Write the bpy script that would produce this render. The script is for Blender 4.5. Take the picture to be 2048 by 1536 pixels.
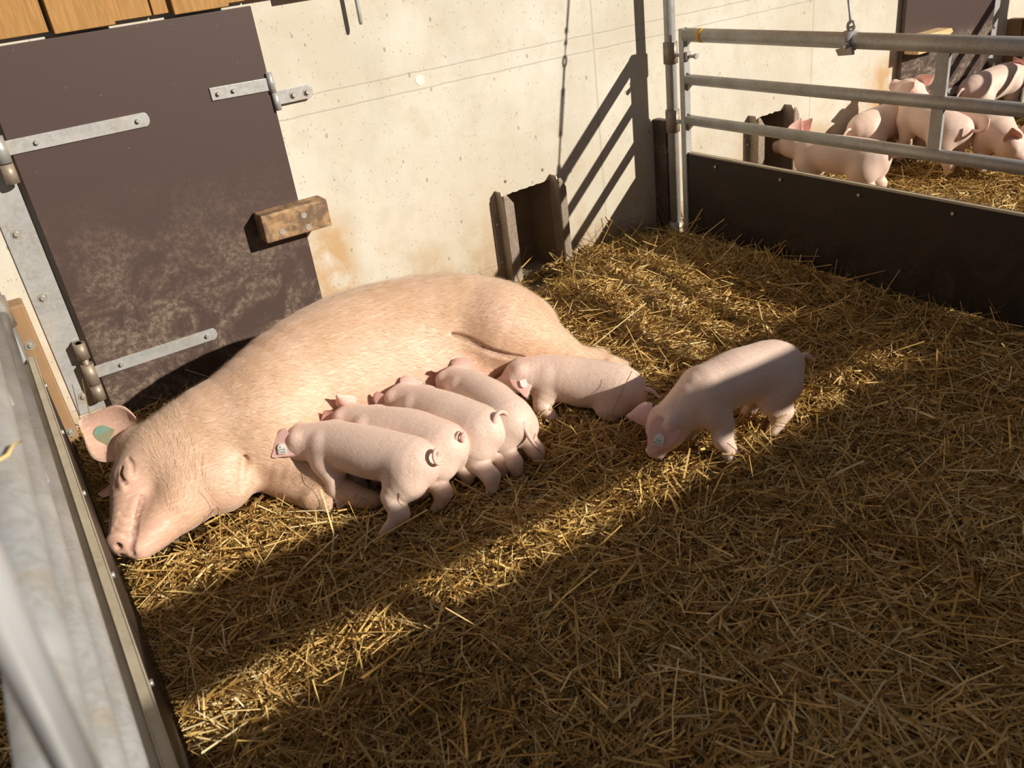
import bpy, bmesh, math, random
import numpy as np
from mathutils import Vector, Matrix

for o in list(bpy.data.objects):
    bpy.data.objects.remove(o)
SC = bpy.context.scene
COL = SC.collection
random.seed(7)
RNG = np.random.default_rng(11)

# ------------------------------------------------------------------ camera
cam_d = bpy.data.cameras.new('camera')
cam = bpy.data.objects.new('camera', cam_d)
COL.objects.link(cam)
cam_d.sensor_width = 36.0
cam_d.lens = 29.98
cam_d.clip_start = 0.05
cam.matrix_world = Matrix(((0.83223045, 0.34829162, -0.43137619, -3.04546803),
                           (-0.54083917, 0.33877394, -0.76988649, -3.51678323),
                           (-0.122006, 0.87402812, 0.47030774, 1.56255229),
                           (0, 0, 0, 1)))
cam_d.dof.use_dof = True
cam_d.dof.focus_distance = 3.3
cam_d.dof.aperture_fstop = 4.5
SC.camera = cam
# ------------------------------------------------------------------ sky, sun, exposure
SUN = Vector((-0.542, 1.0, -0.497))
w = bpy.data.worlds.new('sky')
SC.world = w
w.use_nodes = True
bg = w.node_tree.nodes['Background']
bg.inputs[0].default_value = (0.70, 0.81, 1.0, 1)
bg.inputs[1].default_value = 0.18
sd = bpy.data.lights.new('sun', 'SUN')
sd.energy = 5.6
sd.angle = math.radians(0.53)
sd.color = (1.0, 0.93, 0.82)
sun = bpy.data.objects.new('sun', sd)
COL.objects.link(sun)
sun.rotation_euler = SUN.to_track_quat('-Z', 'Y').to_euler()
sun.location = (3, -6, 4)
SC.view_settings.view_transform = 'Standard'
SC.view_settings.look = 'None'
SC.view_settings.exposure = 0.0
SC.view_settings.gamma = 1.0
SC.view_settings.use_curve_mapping = False


# ------------------------------------------------------------------ materials
class NM:
    """small node-material builder"""
    def __init__(s, name, color=(.5, .5, .5), rough=.6, metal=0., spec=.5):
        s.m = bpy.data.materials.new(name)
        s.m.use_nodes = True
        s.t = s.m.node_tree
        s.b = s.t.nodes['Principled BSDF']
        s.b.inputs['Base Color'].default_value = (*color, 1)
        s.b.inputs['Roughness'].default_value = rough
        s.b.inputs['Metallic'].default_value = metal
        s.b.inputs['Specular IOR Level'].default_value = spec
        s._c = None

    def n(s, typ, **kw):
        nd = s.t.nodes.new(typ)
        for k, v in kw.items():
            k2 = k.replace('_', ' ')
            if k2 in nd.inputs.keys():
                if isinstance(v, bpy.types.NodeSocket):
                    s.t.links.new(v, nd.inputs[k2])
                else:
                    nd.inputs[k2].default_value = v
            else:
                setattr(nd, k, v)
        return nd

    def link(s, a, b):
        s.t.links.new(a, b)

    def co(s):
        if s._c is None:
            s._c = s.n('ShaderNodeTexCoord').outputs['Object']
        return s._c

    def mapped(s, scale=(1, 1, 1)):
        mp = s.n('ShaderNodeMapping', Scale=scale)
        s.link(s.co(), mp.inputs['Vector'])
        return mp.outputs[0]

    def noise(s, scale, detail=4, rough=.55, vec=None, dist=0.):
        nd = s.n('ShaderNodeTexNoise', Scale=scale, Detail=detail, Roughness=rough, Distortion=dist)
        s.link(vec if vec is not None else s.co(), nd.inputs['Vector'])
        return nd.outputs[0]

    def ramp(s, fac, stops):
        r = s.n('ShaderNodeValToRGB')
        e = r.color_ramp.elements
        while len(e) < len(stops):
            e.new(0.5)
        for el, (p, c) in zip(e, stops):
            el.position = p
            el.color = (*c, 1) if len(c) == 3 else c
        s.link(fac, r.inputs[0])
        return r.outputs[0]

    def step(s, fac, a, b):
        r = s.n('ShaderNodeMapRange', interpolation_type='SMOOTHSTEP')
        s.link(fac, r.inputs[0])
        r.inputs[1].default_value = a
        r.inputs[2].default_value = b
        return r.outputs[0]

    def math(s, op, a, b=None):
        nd = s.n('ShaderNodeMath', operation=op)
        for i, v in enumerate((a, b)):
            if v is None:
                continue
            if isinstance(v, bpy.types.NodeSocket):
                s.link(v, nd.inputs[i])
            else:
                nd.inputs[i].default_value = v
        return nd.outputs[0]

    def mix(s, fac, a, b, mode='MIX'):
        nd = s.n('ShaderNodeMix', data_type='RGBA', blend_type=mode)
        for i, v in ((0, fac), (6, a), (7, b)):
            if isinstance(v, bpy.types.NodeSocket):
                s.link(v, nd.inputs[i])
            else:
                nd.inputs[i].default_value = v if i == 0 else (*v, 1)
        return nd.outputs[2]

    def bump(s, h, strength=.3, dist=.01, prev=None):
        nd = s.n('ShaderNodeBump', Strength=strength, Distance=dist)
        s.link(h, nd.inputs['Height'])
        if prev is not None:
            s.link(prev, nd.inputs['Normal'])
        s.link(nd.outputs[0], s.b.inputs['Normal'])
        return nd.outputs[0]

    def color(s, c):
        s.link(c, s.b.inputs['Base Color'])

    def sep(s):
        x = s.n('ShaderNodeSeparateXYZ')
        s.link(s.co(), x.inputs[0])
        return x.outputs


def mat_concrete():
    m = NM('concrete', rough=.85, spec=.25)
    X, Y, Z = m.sep()
    big = m.noise(1.3, 5, .6)
    mid = m.noise(7, 6, .65)
    c = m.mix(m.step(big, .35, .7), (.56, .51, .41), (.70, .655, .56))
    c = m.mix(m.math('MULTIPLY', m.step(mid, .45, .72), .55), c, (.52, .45, .34))
    c = m.mix(m.math('MULTIPLY', m.step(m.noise(2.2, 6, .7, m.mapped((2.2, 1, .5))), .48, .7), .30), c, (.47, .43, .36))
    c = m.mix(m.math('MULTIPLY', m.step(m.noise(160, 3, .6), .5, .75), .35), c, (.44, .38, .29))
    # ochre dirt rubbed on near the ground
    low = m.step(Z, .75, .02)
    st = m.math('MULTIPLY', low, m.step(m.noise(2.6, 6, .65), .40, .64))
    c = m.mix(m.math('MULTIPLY', st, .8), c, (.43, .29, .15))
    st2 = m.math('MULTIPLY', m.step(Z, .32, .04), m.step(m.noise(6.5, 7, .7), .38, .62))
    c = m.mix(m.math('MULTIPLY', st2, .6), c, (.38, .27, .16))
    base = m.math('MULTIPLY', m.step(Z, .12, .03), .55)
    c = m.mix(base, c, (.36, .24, .14))
    # ochre rubbing right beside the hatch boards
    for hx, sg in ((-1.9, 1), (1.9, -1)):
        dx = m.math('ABSOLUTE', m.math('SUBTRACT', X, hx))
        rub = m.math('MULTIPLY', m.math('MULTIPLY', m.step(dx, .17, .05), m.step(Z, .62, .45)), m.step(m.noise(6, 4, .6), .3, .55))
        c = m.mix(m.math('MULTIPLY', rub, .8), c, (.48, .28, .11))
    # formwork joints
    lines = None
    for zc in (.984, 1.056, .082):
        a = m.math('ABSOLUTE', m.math('SUBTRACT', m.math('ADD', Z, m.math('MULTIPLY', m.noise(9, 2), .012)), zc + .006))
        l = m.step(a, .006, .001)
        lines = l if lines is None else m.math('MAXIMUM', lines, l)
    for xc in (-.371, 1.2):
        a = m.math('ABSOLUTE', m.math('SUBTRACT', X, xc))
        lines = m.math('MAXIMUM', lines, m.step(a, .009, .003))
    c = m.mix(m.math('MULTIPLY', lines, .45), c, (.42, .37, .30))
    # pin holes
    v = m.n('ShaderNodeTexVoronoi', Scale=17.0)
    m.link(m.mapped((1.25, 1, .75)), v.inputs['Vector'])
    cell = m.n('ShaderNodeSeparateColor')
    m.link(v.outputs['Color'], cell.inputs[0])
    size = m.math('MULTIPLY', m.math('MAXIMUM', m.math('SUBTRACT', cell.outputs[0], .45), 0.0), .26)
    hole = m.math('LESS_THAN', v.outputs['Distance'], size)
    v2 = m.n('ShaderNodeTexVoronoi', Scale=52.0)
    m.link(m.mapped((1.2, 1, .8)), v2.inputs['Vector'])
    cell2 = m.n('ShaderNodeSeparateColor')
    m.link(v2.outputs['Color'], cell2.inputs[0])
    size2 = m.math('MULTIPLY', m.math('MAXIMUM', m.math('SUBTRACT', cell2.outputs[1], .5), 0.0), .40)
    hole2 = m.math('LESS_THAN', v2.outputs['Distance'], size2)
    holes = m.math('MAXIMUM', hole, m.math('MULTIPLY', hole2, .75))
    c = m.mix(m.math('MULTIPLY', holes, .6), c, (.25, .20, .14))
    # inside of the little openings: brown, darkened in the colour for the shade there
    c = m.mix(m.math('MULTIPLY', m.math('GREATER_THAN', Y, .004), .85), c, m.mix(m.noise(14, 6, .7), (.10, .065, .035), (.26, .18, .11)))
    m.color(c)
    h = m.math('SUBTRACT', m.math('MULTIPLY', m.noise(60, 5), .35), holes)
    h = m.math('SUBTRACT', h, m.math('MULTIPLY', lines, .8))
    m.bump(h, .35, .006)
    return m.m


def mat_floor():
    m = NM('floor_concrete', rough=.9, spec=.2)
    c = m.mix(m.noise(9, 6), (.30, .23, .15), (.42, .34, .23))
    m.color(c)
    m.bump(m.noise(40, 6), .4, .01)
    return m.m


def mat_panel(name, dark, dirt, zlo, zhi, amount=.8, rough=.42):
    """film-faced board, rubbed with dried mud low down"""
    m = NM(name, dark, rough, spec=.4)
    X, Y, Z = m.sep()
    grain = m.noise(3, 4, .5, m.mapped((1, 1, 40)))
    c = m.mix(grain, tuple(v * .96 for v in dark), tuple(v * 1.04 for v in dark))
    low = m.step(Z, zhi, zlo)
    smear = m.step(m.noise(5, 8, .72, dist=1.2), .40, .64)
    fine = m.step(m.noise(48, 6, .7), .42, .6)
    f = m.math('MULTIPLY', m.math('MULTIPLY', low, smear), m.math('ADD', m.math('MULTIPLY', fine, .7), .15))
    spl = m.n('ShaderNodeTexVoronoi', Scale=26.0)
    m.link(m.mapped((.6, 1, 1.3)), spl.inputs['Vector'])
    f = m.math('MAXIMUM', f, m.math('MULTIPLY', m.math('LESS_THAN', spl.outputs['Distance'], .045), .7))
    c = m.mix(m.math('MULTIPLY', f, amount), c, dirt)
    m.color(c)
    m.link(m.math('ADD', m.math('MULTIPLY', f, .4), rough), m.b.inputs['Roughness'])
    m.bump(f, .12, .003)
    return m.m


def mat_galv(name='galvanised_steel', a=(.36, .35, .33), b=(.50, .50, .49), rough=.45, metal=.35, dirt=.45):
    m = NM(name, a, rough, metal)
    v = m.n('ShaderNodeTexVoronoi', Scale=95.0)
    m.link(m.co(), v.inputs['Vector'])
    sp = m.n('ShaderNodeSeparateColor')
    m.link(v.outputs['Color'], sp.inputs[0])
    c = m.mix(m.math('MULTIPLY', sp.outputs[0], .6), a, b)
    c = m.mix(m.step(m.noise(5, 5), .4, .7), c, b)
    c = m.mix(m.math('MULTIPLY', m.step(m.noise(11, 7, .7), .48, .68), dirt), c, (.40, .31, .20))
    m.color(c)
    m.link(m.math('ADD', m.math('MULTIPLY', m.noise(18, 4), .25), rough - .1), m.b.inputs['Roughness'])
    m.bump(m.noise(30, 5), .08, .003)
    return m.m


def mat_wood(name, a, b, axis=(1, 1, 1), rough=.6, dirt=None, dirt_amount=0.):
    m = NM(name, a, rough, spec=.3)
    v = m.mapped(axis)
    g = m.noise(6, 6, .6, v, .6)
    c = m.mix(m.step(g, .3, .72), a, b)
    k = m.n('ShaderNodeTexVoronoi', Scale=4.0)
    m.link(m.co(), k.inputs['Vector'])
    c = m.mix(m.math('MULTIPLY', m.step(k.outputs['Distance'], .06, .02), .6), c, tuple(x * .35 for x in a))
    if dirt:
        c = m.mix(m.math('MULTIPLY', m.step(m.noise(14, 6, .7), .38, .6), dirt_amount), c, dirt)
    m.color(c)
    m.bump(g, .2, .004)
    return m.m


def mat_straw():
    m = NM('straw', (.6, .4, .15), .55, spec=.35)
    at = m.n('ShaderNodeAttribute', attribute_name='tone')
    c = m.ramp(at.outputs['Fac'], [(0, (.14, .075, .02)), (.25, (.34, .19, .05)), (.55, (.62, .385, .11)), (.8, (.82, .58, .22)), (1, (.88, .74, .42))])
    m.color(c)
    tr = m.n('ShaderNodeBsdfTranslucent')
    m.link(c, tr.inputs[0])
    mx = m.n('ShaderNodeMixShader')
    mx.inputs[0].default_value = .12
    m.link(m.b.outputs[0], mx.inputs[1])
    m.link(tr.outputs[0], mx.inputs[2])
    m.link(mx.outputs[0], m.t.nodes['Material Output'].inputs[0])
    return m.m


def mat_litter():
    m = NM('straw_litter', (.2, .12, .04), .9, spec=.1)
    g = m.noise(60, 6, .7)
    m.color(m.mix(m.step(g, .35, .7), (.075, .045, .016), (.26, .16, .05)))
    m.bump(g, .8, .02)
    return m.m


def mat_skin(name, base, warm, pink, dirt, mott=.5, hair=(120, 120, 120)):
    """skin: base tone, warm mottling; vertex attribute skin: R pinkness, G dirt, B dark crease"""
    m = NM(name, base, .52, spec=.35)
    at = m.n('ShaderNodeAttribute', attribute_name='skin')
    sp = m.n('ShaderNodeSeparateColor')
    m.link(at.outputs['Color'], sp.inputs[0])
    c = m.mix(m.math('MULTIPLY', m.step(m.noise(5, 5, .6), .4, .7), mott), base, warm)
    c = m.mix(m.math('MULTIPLY', m.step(m.noise(2.6, 4, .6), .42, .68), mott * .6), c, warm)
    c = m.mix(sp.outputs[0], c, pink)
    d = m.math('MULTIPLY', sp.outputs[1], m.step(m.noise(22, 6, .7), .25, .6))
    c = m.mix(d, c, dirt)
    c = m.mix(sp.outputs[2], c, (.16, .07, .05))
    hr = m.noise(1.0, 3, .6, m.mapped(hair), .8)
    c = m.mix(m.math('MULTIPLY', m.step(hr, .48, .7), .32), c, (.93, .80, .64))
    fl = m.n('ShaderNodeTexVoronoi', Scale=30.0)
    m.link(m.mapped((1, 1.4, 1)), fl.inputs['Vector'])
    c = m.mix(m.math('MULTIPLY', m.math('LESS_THAN', fl.outputs['Distance'], .05), .35 * mott), c, dirt)
    m.color(c)
    m.b.inputs['Subsurface Weight'].default_value = .18
    m.b.inputs['Subsurface Radius'].default_value = (1, .35, .2)
    m.b.inputs['Subsurface Scale'].default_value = .012
    m.b.inputs['Sheen Weight'].default_value = .25
    m.b.inputs['Sheen Roughness'].default_value = .4
    m.b.inputs['Sheen Tint'].default_value = (1, .92, .8, 1)
    b1 = m.bump(hr, .22, .004)
    m.bump(m.noise(90, 4), .10, .002, b1)
    return m.m


M = dict(
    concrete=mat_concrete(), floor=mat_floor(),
    door=mat_panel('brown_film_board', (.075, .047, .040), (.31, .235, .16), .22, .95, .85),
    door_far=mat_panel('dusty_film_board', (.075, .047, .040), (.36, .29, .21), .52, .66, 1.0),
    fence_panel=mat_panel('dark_fence_board', (.022, .015, .011), (.12, .07, .035), .05, .5, .45, .5),
    strip_board=mat_wood('ochre_board', (.30, .165, .075), (.38, .23, .115), (1, 1, .3), .7, (.25, .17, .1), .4),
    galv=mat_galv(), galv_dull=mat_galv('weathered_steel', (.34, .31, .26), (.48, .44, .38), .55, .35, .5),
    bolt=mat_galv('bolt_steel', (.42, .39, .34), (.6, .56, .5), .38, .6, .3),
    dark_steel=mat_galv('rubbed_steel', (.26, .20, .15), (.40, .33, .26), .5, .4, .5),
    cladding=mat_wood('larch_boards', (.33, .165, .045), (.44, .235, .075), (14, 14, 1.2), .6),
    block=mat_wood('worn_wood', (.36, .21, .10), (.48, .31, .16), (1.2, 10, 10), .7, (.10, .065, .045), .8),
    raw_wood=mat_wood('splintered_wood', (.62, .42, .20), (.74, .55, .30), (1.5, 12, 12), .7),
    shiny=NM('polished_steel', (.78, .79, .80), .28, .45).m,
    rim=mat_galv('pale_edge_profile', (.50, .43, .31), (.60, .53, .40), .55, .15, .4),
    straw=mat_straw(), litter=mat_litter(),
    sow=mat_skin('sow_skin', (.68, .45, .32), (.53, .33, .195), (.74, .42, .34), (.33, .21, .11), .85, (14, 120, 160)),
    piglet=mat_skin('piglet_skin', (.78, .58, .48), (.76, .53, .42), (.78, .42, .38), (.30, .19, .11), .35, (150, 26, 150)),
    eye=NM('eye', (.02, .012, .01), .15).m,
    tag_white=NM('tag_white', (.80, .77, .70), .5).m,
    ink=NM('tag_ink', (.06, .06, .06), .6).m,
    tag_teal=mat_wood('teal_tag', (.16, .36, .30), (.26, .44, .36), (3, 3, 3), .5, (.34, .26, .13), .8),
    tape=NM('yellow_tape', (.62, .33, .03), .6).m,
    disc=NM('grout', (.76, .72, .62), .8).m,
    rubber=NM('black_plastic', (.03, .03, .03), .5).m,
)


# ------------------------------------------------------------------ mesh helpers
def V(*a):
    return Vector(a[0] if len(a) == 1 else a)


class MB:
    def __init__(s):
        s.bm = bmesh.new()

    def box(s, x0, x1, y0, y1, z0, z1, bevel=0.):
        r = bmesh.ops.create_cube(s.bm, size=1)
        vs = r['verts']
        for v in vs:
            v.co = V(x0 + (v.co.x + .5) * (x1 - x0), y0 + (v.co.y + .5) * (y1 - y0), z0 + (v.co.z + .5) * (z1 - z0))
        if bevel:
            es = list({e for v in vs for e in v.link_edges})
            bmesh.ops.bevel(s.bm, geom=es, offset=bevel, segments=2, affect='EDGES', profile=.5)
        return s

    def prism(s, pts, axis, a, b, bevel=0.):
        """2D polygon extruded along axis 'x','y' or 'z' between a and b"""
        def P(u, v, t):
            return {'x': (t, u, v), 'y': (u, t, v), 'z': (u, v, t)}[axis]
        A = [s.bm.verts.new(P(u, v, a)) for u, v in pts]
        B = [s.bm.verts.new(P(u, v, b)) for u, v in pts]
        fs = [s.bm.faces.new(A), s.bm.faces.new(B[::-1])]
        n = len(pts)
        for i in range(n):
            fs.append(s.bm.faces.new((A[i], B[i], B[(i + 1) % n], A[(i + 1) % n])))
        bmesh.ops.recalc_face_normals(s.bm, faces=fs)
        if bevel:
            es = list({e for v in A + B for e in v.link_edges})
            bmesh.ops.bevel(s.bm, geom=es, offset=bevel, segments=2, affect='EDGES', profile=.5)
        return s

    def cyl(s, a, b, r, r2=None, n=20, caps=True):
        return s.tube([a, b], [r, r if r2 is None else r2], n, caps)

    def tube(s, path, r, n=12, caps=True, closed=False):
        path = [V(p) for p in path]
        m = len(path)
        if not isinstance(r, (list, tuple)):
            r = [r] * m
        rings, up = [], None
        for i, p in enumerate(path):
            if closed:
                t = (path[(i + 1) % m] - path[i - 1]).normalized()
            else:
                t = (path[min(i + 1, m - 1)] - path[max(i - 1, 0)]).normalized()
            if up is None:
                up = V(0, 0, 1) if abs(t.z) < .9 else V(1, 0, 0)
            up = (up - t * up.dot(t)).normalized()
            sd_ = t.cross(up)
            rings.append([s.bm.verts.new(p + (up * math.cos(2 * math.pi * k / n) + sd_ * math.sin(2 * math.pi * k / n)) * r[i]) for k in range(n)])
        for i in range(m if closed else m - 1):
            A, B = rings[i], rings[(i + 1) % m]
            for k in range(n):
                f = s.bm.faces.new((A[k], B[k], B[(k + 1) % n], A[(k + 1) % n]))
                f.smooth = True
        if caps and not closed:
            s.bm.faces.new(rings[0])
            s.bm.faces.new(rings[-1][::-1])
        bmesh.ops.recalc_face_normals(s.bm, faces=s.bm.faces[:])
        return s

    def hexbolt(s, p, d, r=.009, h=.007, washer=.015):
        """washer and hexagon head standing on point p along direction d"""
        p, d = V(p), V(d).normalized()
        if washer:
            s.cyl(p - d * .002, p + d * .0025, washer, n=20)
            p = p + d * .0025
        s.tube([p - d * .002, p + d * h, p + d * (h + .0015)], [r, r, r * .8], 6)
        for f in s.bm.faces[-8:]:
            f.smooth = False
        return s

    def build(s, name, mat, parent=None, loc=(0, 0, 0)):
        me = bpy.data.meshes.new(name)
        L = V(loc)
        if L.length:
            for v in s.bm.verts:
                v.co -= L
        s.bm.normal_update()
        s.bm.to_mesh(me)
        s.bm.free()
        me.materials.append(mat)
        o = bpy.data.objects.new(name, me)
        COL.objects.link(o)
        if parent is not None:
            o.parent = parent
            o.location = L - total_loc(parent)
        else:
            o.location = L
        return o


def total_loc(o):
    p = V(0, 0, 0)
    while o is not None:
        p += o.location
        o = o.parent
    return p


def part(mb, name, mat, parent, origin=None, label=None):
    """child mesh given in world coordinates"""
    o = mb.build(name, mat, parent, origin if origin is not None else total_loc(parent))
    if label:
        o['label'] = label
    return o


def tag(o, label=None, cat=None, group=None, kind=None):
    for k, v in (('label', label), ('category', cat), ('group', group), ('kind', kind)):
        if v:
            o[k] = v
    return o


def thing(name, loc, label, cat, group=None):
    o = bpy.data.objects.new(name, None)
    o.empty_display_size = .1
    COL.objects.link(o)
    o.location = loc
    return tag(o, label, cat, group)


def struct(o):
    o['kind'] = 'structure'
    return o


# ------------------------------------------------------------------ setting: floor, walls, cladding
FENCE = (-3.13, 0.0, 3.22)
struct(MB().box(-6.5, 7, -5.2, .3, -.16, -.045).build('floor', M['floor']))
wb = MB()
OPEN = ((-.985, -.70), (.70, .985))
xs = [-6.5, OPEN[0][0], OPEN[0][1], OPEN[1][0], OPEN[1][1], 7]
for i in (0, 2, 4):
    wb.box(xs[i], xs[i + 1], 0, .2, -.06, 2.9)
for a, b in OPEN:
    # ragged lintel edge
    pts = [(a, 2.9), (a, .415)]
    for k in range(1, 14):
        pts.append((a + (b - a) * k / 14, .417 + .008 * random.random() + .012 * k / 14))
    pts += [(b, .432), (b, 2.9)]
    wb.prism(pts, 'y', 0, .2)
    wb.box(a - .02, b + .02, .2, .24, -.06, .6)
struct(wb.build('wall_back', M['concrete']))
struct(MB().cyl((-1.32, .01, 1.023), (-1.32, -.0015, 1.023), .021, n=32).build('trim_1', M['disc']))
for k, xx in enumerate((-.955, -.735)):
    struct(MB().hexbolt((xx, 0, .487 + .004 * k), (0, -1, 0), .006, .003, .009).build('trim_%d' % (2 + k), M['galv_dull']))

cl = MB()
x = -4.4
k = 0
while x < 6.5:   # under boards, then over boards covering the joints
    cl.box(x, x + .165, -.028, -.004, 1.437, 2.9, .002)
    x += .172
x = -4.35
while x < 6.5:
    cl.box(x - .10 + .155, x + .10 + .155, -.056, -.029, 1.428, 2.9, .003)
    x += .405
struct(cl.build('trim_6', M['cladding']))

# front wind-break of the yard, behind the viewer: the sun comes over it and through its slot
fw = MB()
fw.box(-4.2, 7, -4.6, -4.5, -.06, 1.302)
for xx in (-4.15, -1.0, 2.2, 6.9):
    fw.box(xx - .04, xx + .04, -4.62, -4.54, 1.25, 1.55)
struct(fw.build('wall_front', M['concrete']))
struct(MB().box(-4.2, 7, -4.54, -4.5, 1.398, 1.585).build('trim_7', M['cladding']))


# ------------------------------------------------------------------ wall fittings
DF = -.045   # face of the hatch boards


def bolt(parent, p, d=(0, -1, 0), **kw):
    return part(MB().hexbolt(p, d, **kw), 'bolt', M['bolt'], parent, V(p))


def barn_door(name, sx, label):
    """brown board hatch; sx=+1 for the near pen, -1 for its mirror image next door"""
    def bx(mb, x0, x1, y0, y1, z0, z1, bev=.0015):
        x0, x1 = sorted((sx * x0, sx * x1))
        return mb.box(x0, x1, y0, y1, z0, z1, bev)
    t = thing(name, (sx * -2.46, DF, .0), label, 'door')
    t['kind'] = 'structure'
    part(bx(MB(), -2.935, -1.988, DF, DF + .021, .0, 1.418), 'door_panel', M['door'] if sx > 0 else M['door_far'], t)
    fr = MB()
    for x0, x1 in ((-2.90, -2.85), (-2.06, -2.01)):
        bx(fr, x0, x1, DF + .021, -.002, .03, 1.40)
    part(fr, 'batten', M['block'], t)
    return t


def strap(name, sx, x_pin, x_end, z, hh, label, bolts, thick=.006):
    """long strap leaf on the board with a rounded end and a barrel at the pin"""
    t = thing(name, (sx * (x_pin + x_end) / 2, DF - thick, z), label, 'hinge')
    n = 8
    pts = [(sx * x_pin, z - hh), (sx * (x_end - hh * .7), z - hh)]
    for k in range(n + 1):
        a = -math.pi / 2 + math.pi * k / n
        pts.append((sx * (x_end - hh * .7 + hh * .7 * math.cos(a)), z + hh * math.sin(a)))
    pts += [(sx * (x_end - hh * .7), z + hh), (sx * x_pin, z + hh)]
    part(MB().prism(pts, 'y', DF - thick, DF, .0012), 'strap_leaf', M['galv'], t)
    for bxx in bolts:
        bolt(t, (sx * bxx, DF - thick, z), r=.008, h=.008, washer=.0095)
    return t


def hinge_plate(sx, label, group):
    t = thing('hinge_plate', (sx * -3.01, -.004, .5), label, 'metal plate', group)
    part(MB().box(*sorted((sx * -3.058, sx * -2.955)), -.008, 0, .062, 1.30, .002), 'plate', M['galv'], t)
    for z in (.137, .56, .809, 1.20):
        bolt(t, (sx * -3.018, -.008, z), r=.0105, h=.008, washer=.018)
    for zc in (.0, .87):
        p = part(MB().cyl((sx * -2.965, -.052, .125 + zc), (sx * -2.965, -.052, .365 + zc), .0125), 'hinge_pin', M['dark_steel'], t)
        for z0, z1 in ((.118, .185), (.30, .365)):
            mb = MB().cyl((sx * -2.965, -.052, z0 + zc), (sx * -2.965, -.052, z1 + zc), .0225)
            mb.box(*sorted((sx * -2.985, sx * -2.955)), -.04, -.006, z0 + zc, z1 + zc)
            part(mb, 'pin_socket', M['dark_steel'], p)
    return t


for sx in (1, -1):
    own = sx > 0
    barn_door('door_1' if own else 'door_2', sx,
              'brown board door behind the sow, scuffed with dried mud' if own else 'brown board door in the neighbouring pen')
    for z, up in ((.231, False), (1.104, True)):
        t = strap('strap_hinge', sx, -2.963, -2.462, z, .0245,
                  ('galvanised strap hinge low on the brown door just above the sow' if not up else 'galvanised strap hinge high on the left edge of brown door') if own else
                  ('lower strap hinge of the door next door' if not up else 'upper strap hinge of the door next door'), (-2.85, -2.505))
        part(MB().cyl((sx * -2.965, -.052, z - .045), (sx * -2.965, -.052, z + .045), .0235), 'hinge_barrel', M['dark_steel'] if not up else M['galv'], t)
        t['group'] = 'strap hinges on the doors'
    hinge_plate(sx, 'tall galvanised plate bolted to the wall left of the brown door' if own else
                'tall galvanised plate beside the neighbouring door', 'hinge plates')
    # hasp on the other edge of the door
    t = thing('hasp', (sx * -2.0, DF - .006, 1.11), 'short galvanised hinge at the upper right edge of brown door' if own else
              'short hinge at the edge of the neighbouring door', 'hinge', 'short hinges')
    part(MB().prism([(sx * -2.222, 1.118), (sx * -1.995, 1.112), (sx * -1.995, 1.160), (sx * -2.222, 1.165)], 'y', DF - .006, DF, .002), 'door_leaf', M['galv'], t)
    b = part(MB().cyl((sx * -1.985, DF - .006, 1.105), (sx * -1.985, DF - .006, 1.178), .013), 'hinge_barrel', M['galv'], t)
    part(MB().cyl((sx * -1.980, DF - .006, 1.035), (sx * -1.980, DF - .006, 1.103), .0135), 'hinge_barrel', M['galv'], t)
    wl = MB().prism([(sx * -1.985, 1.050), (sx * -1.83, 1.050), (sx * -1.815, 1.062), (sx * -1.815, 1.092), (sx * -1.83, 1.103), (sx * -1.985, 1.103)], 'y', -.024, -.016, .0015)
    wl.box(*sorted((sx * -1.97, sx * -1.83)), -.016, 0, 1.055, 1.098)
    part(wl, 'wall_leaf', M['galv'], t)
    for bx_ in (-2.195, -2.135):
        bolt(t, (sx * bx_, DF - .006, 1.140), r=.0075, h=.008, washer=.0095)
    for bx_ in (-1.898, -1.840):
        bolt(t, (sx * bx_, -.024, 1.076), r=.0105, h=.009, washer=.017)

# turn block that keeps each door shut
t = thing('wooden_block', (-2.04, -.1, .60), 'chunky wooden block screwed over the right edge of brown door', 'wooden block', 'door blocks')
part(MB().prism([(-2.186, .558), (-2.186, .672), (-1.902, .672), (-1.902, .558)], 'y', -.145, DF, .006), 'block', M['block'], t)
for px, pz in ((-2.115, .592), (-2.012, .632), (-2.005, .58)):
    s_ = MB().cyl((px, -.1445, pz), (px, -.1475, pz), .0125, n=20)
    s_.cyl((px, -.1475, pz), (px, -.1485, pz), .007, n=6)
    part(s_, 'screw', M['bolt'], t, V(px, -.145, pz))
t = thing('wooden_block', (2.15, -.1, .60), 'pale splintered wooden block on the neighbouring door', 'wooden block', 'door blocks')
jag = [(2.0, .56), (2.0, .665), (2.32, .665), (2.34, .64), (2.31, .628), (2.33, .60), (2.29, .585), (2.31, .56)]
part(MB().prism(jag, 'y', -.145, DF, .003), 'block', M['raw_wood'], t)
for px, pz in ((2.09, .60), (2.20, .60)):
    part(MB().cyl((px, -.1445, pz), (px, -.1475, pz), .012, n=16), 'screw', M['bolt'], t, V(px, -.145, pz))


# guide rails of the two little piglet openings
def guide(x, zt, out, label, group, fl_side):
    t = thing('slide_guide', (x, -.03, 0), label, 'metal guide', group)
    # web standing out from the wall, chamfered head
    w_ = MB().prism([(-.0, .0), (-.072, .0), (-.072, zt - .04), (-.055, zt), (-.0, zt - .0)], 'x', x - .003, x + .003, .001)
    part(w_, 'web', M['dark_steel'], t)
    f_ = MB().prism([(x, .0), (x + out, .0), (x + out, zt - .06), (x + out * .35, zt - .012), (x, zt - .012)], 'y', -.076, -.070, .001)
    part(f_, 'front_flange', M['dark_steel'], t)
    fx0, fx1 = sorted((x, x + fl_side))
    part(MB().box(fx0, fx1, -.008, 0, .06, .335, .003), 'wall_flange', M['galv_dull'], t)
    for z in (.10, .295):
        bolt(t, ((fx0 + fx1) / 2, -.008, z), r=.008, h=.009, washer=0)
    bolt(t, (x + out * .18, -.076, zt - .03), r=.004, h=.003, washer=0)


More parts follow.
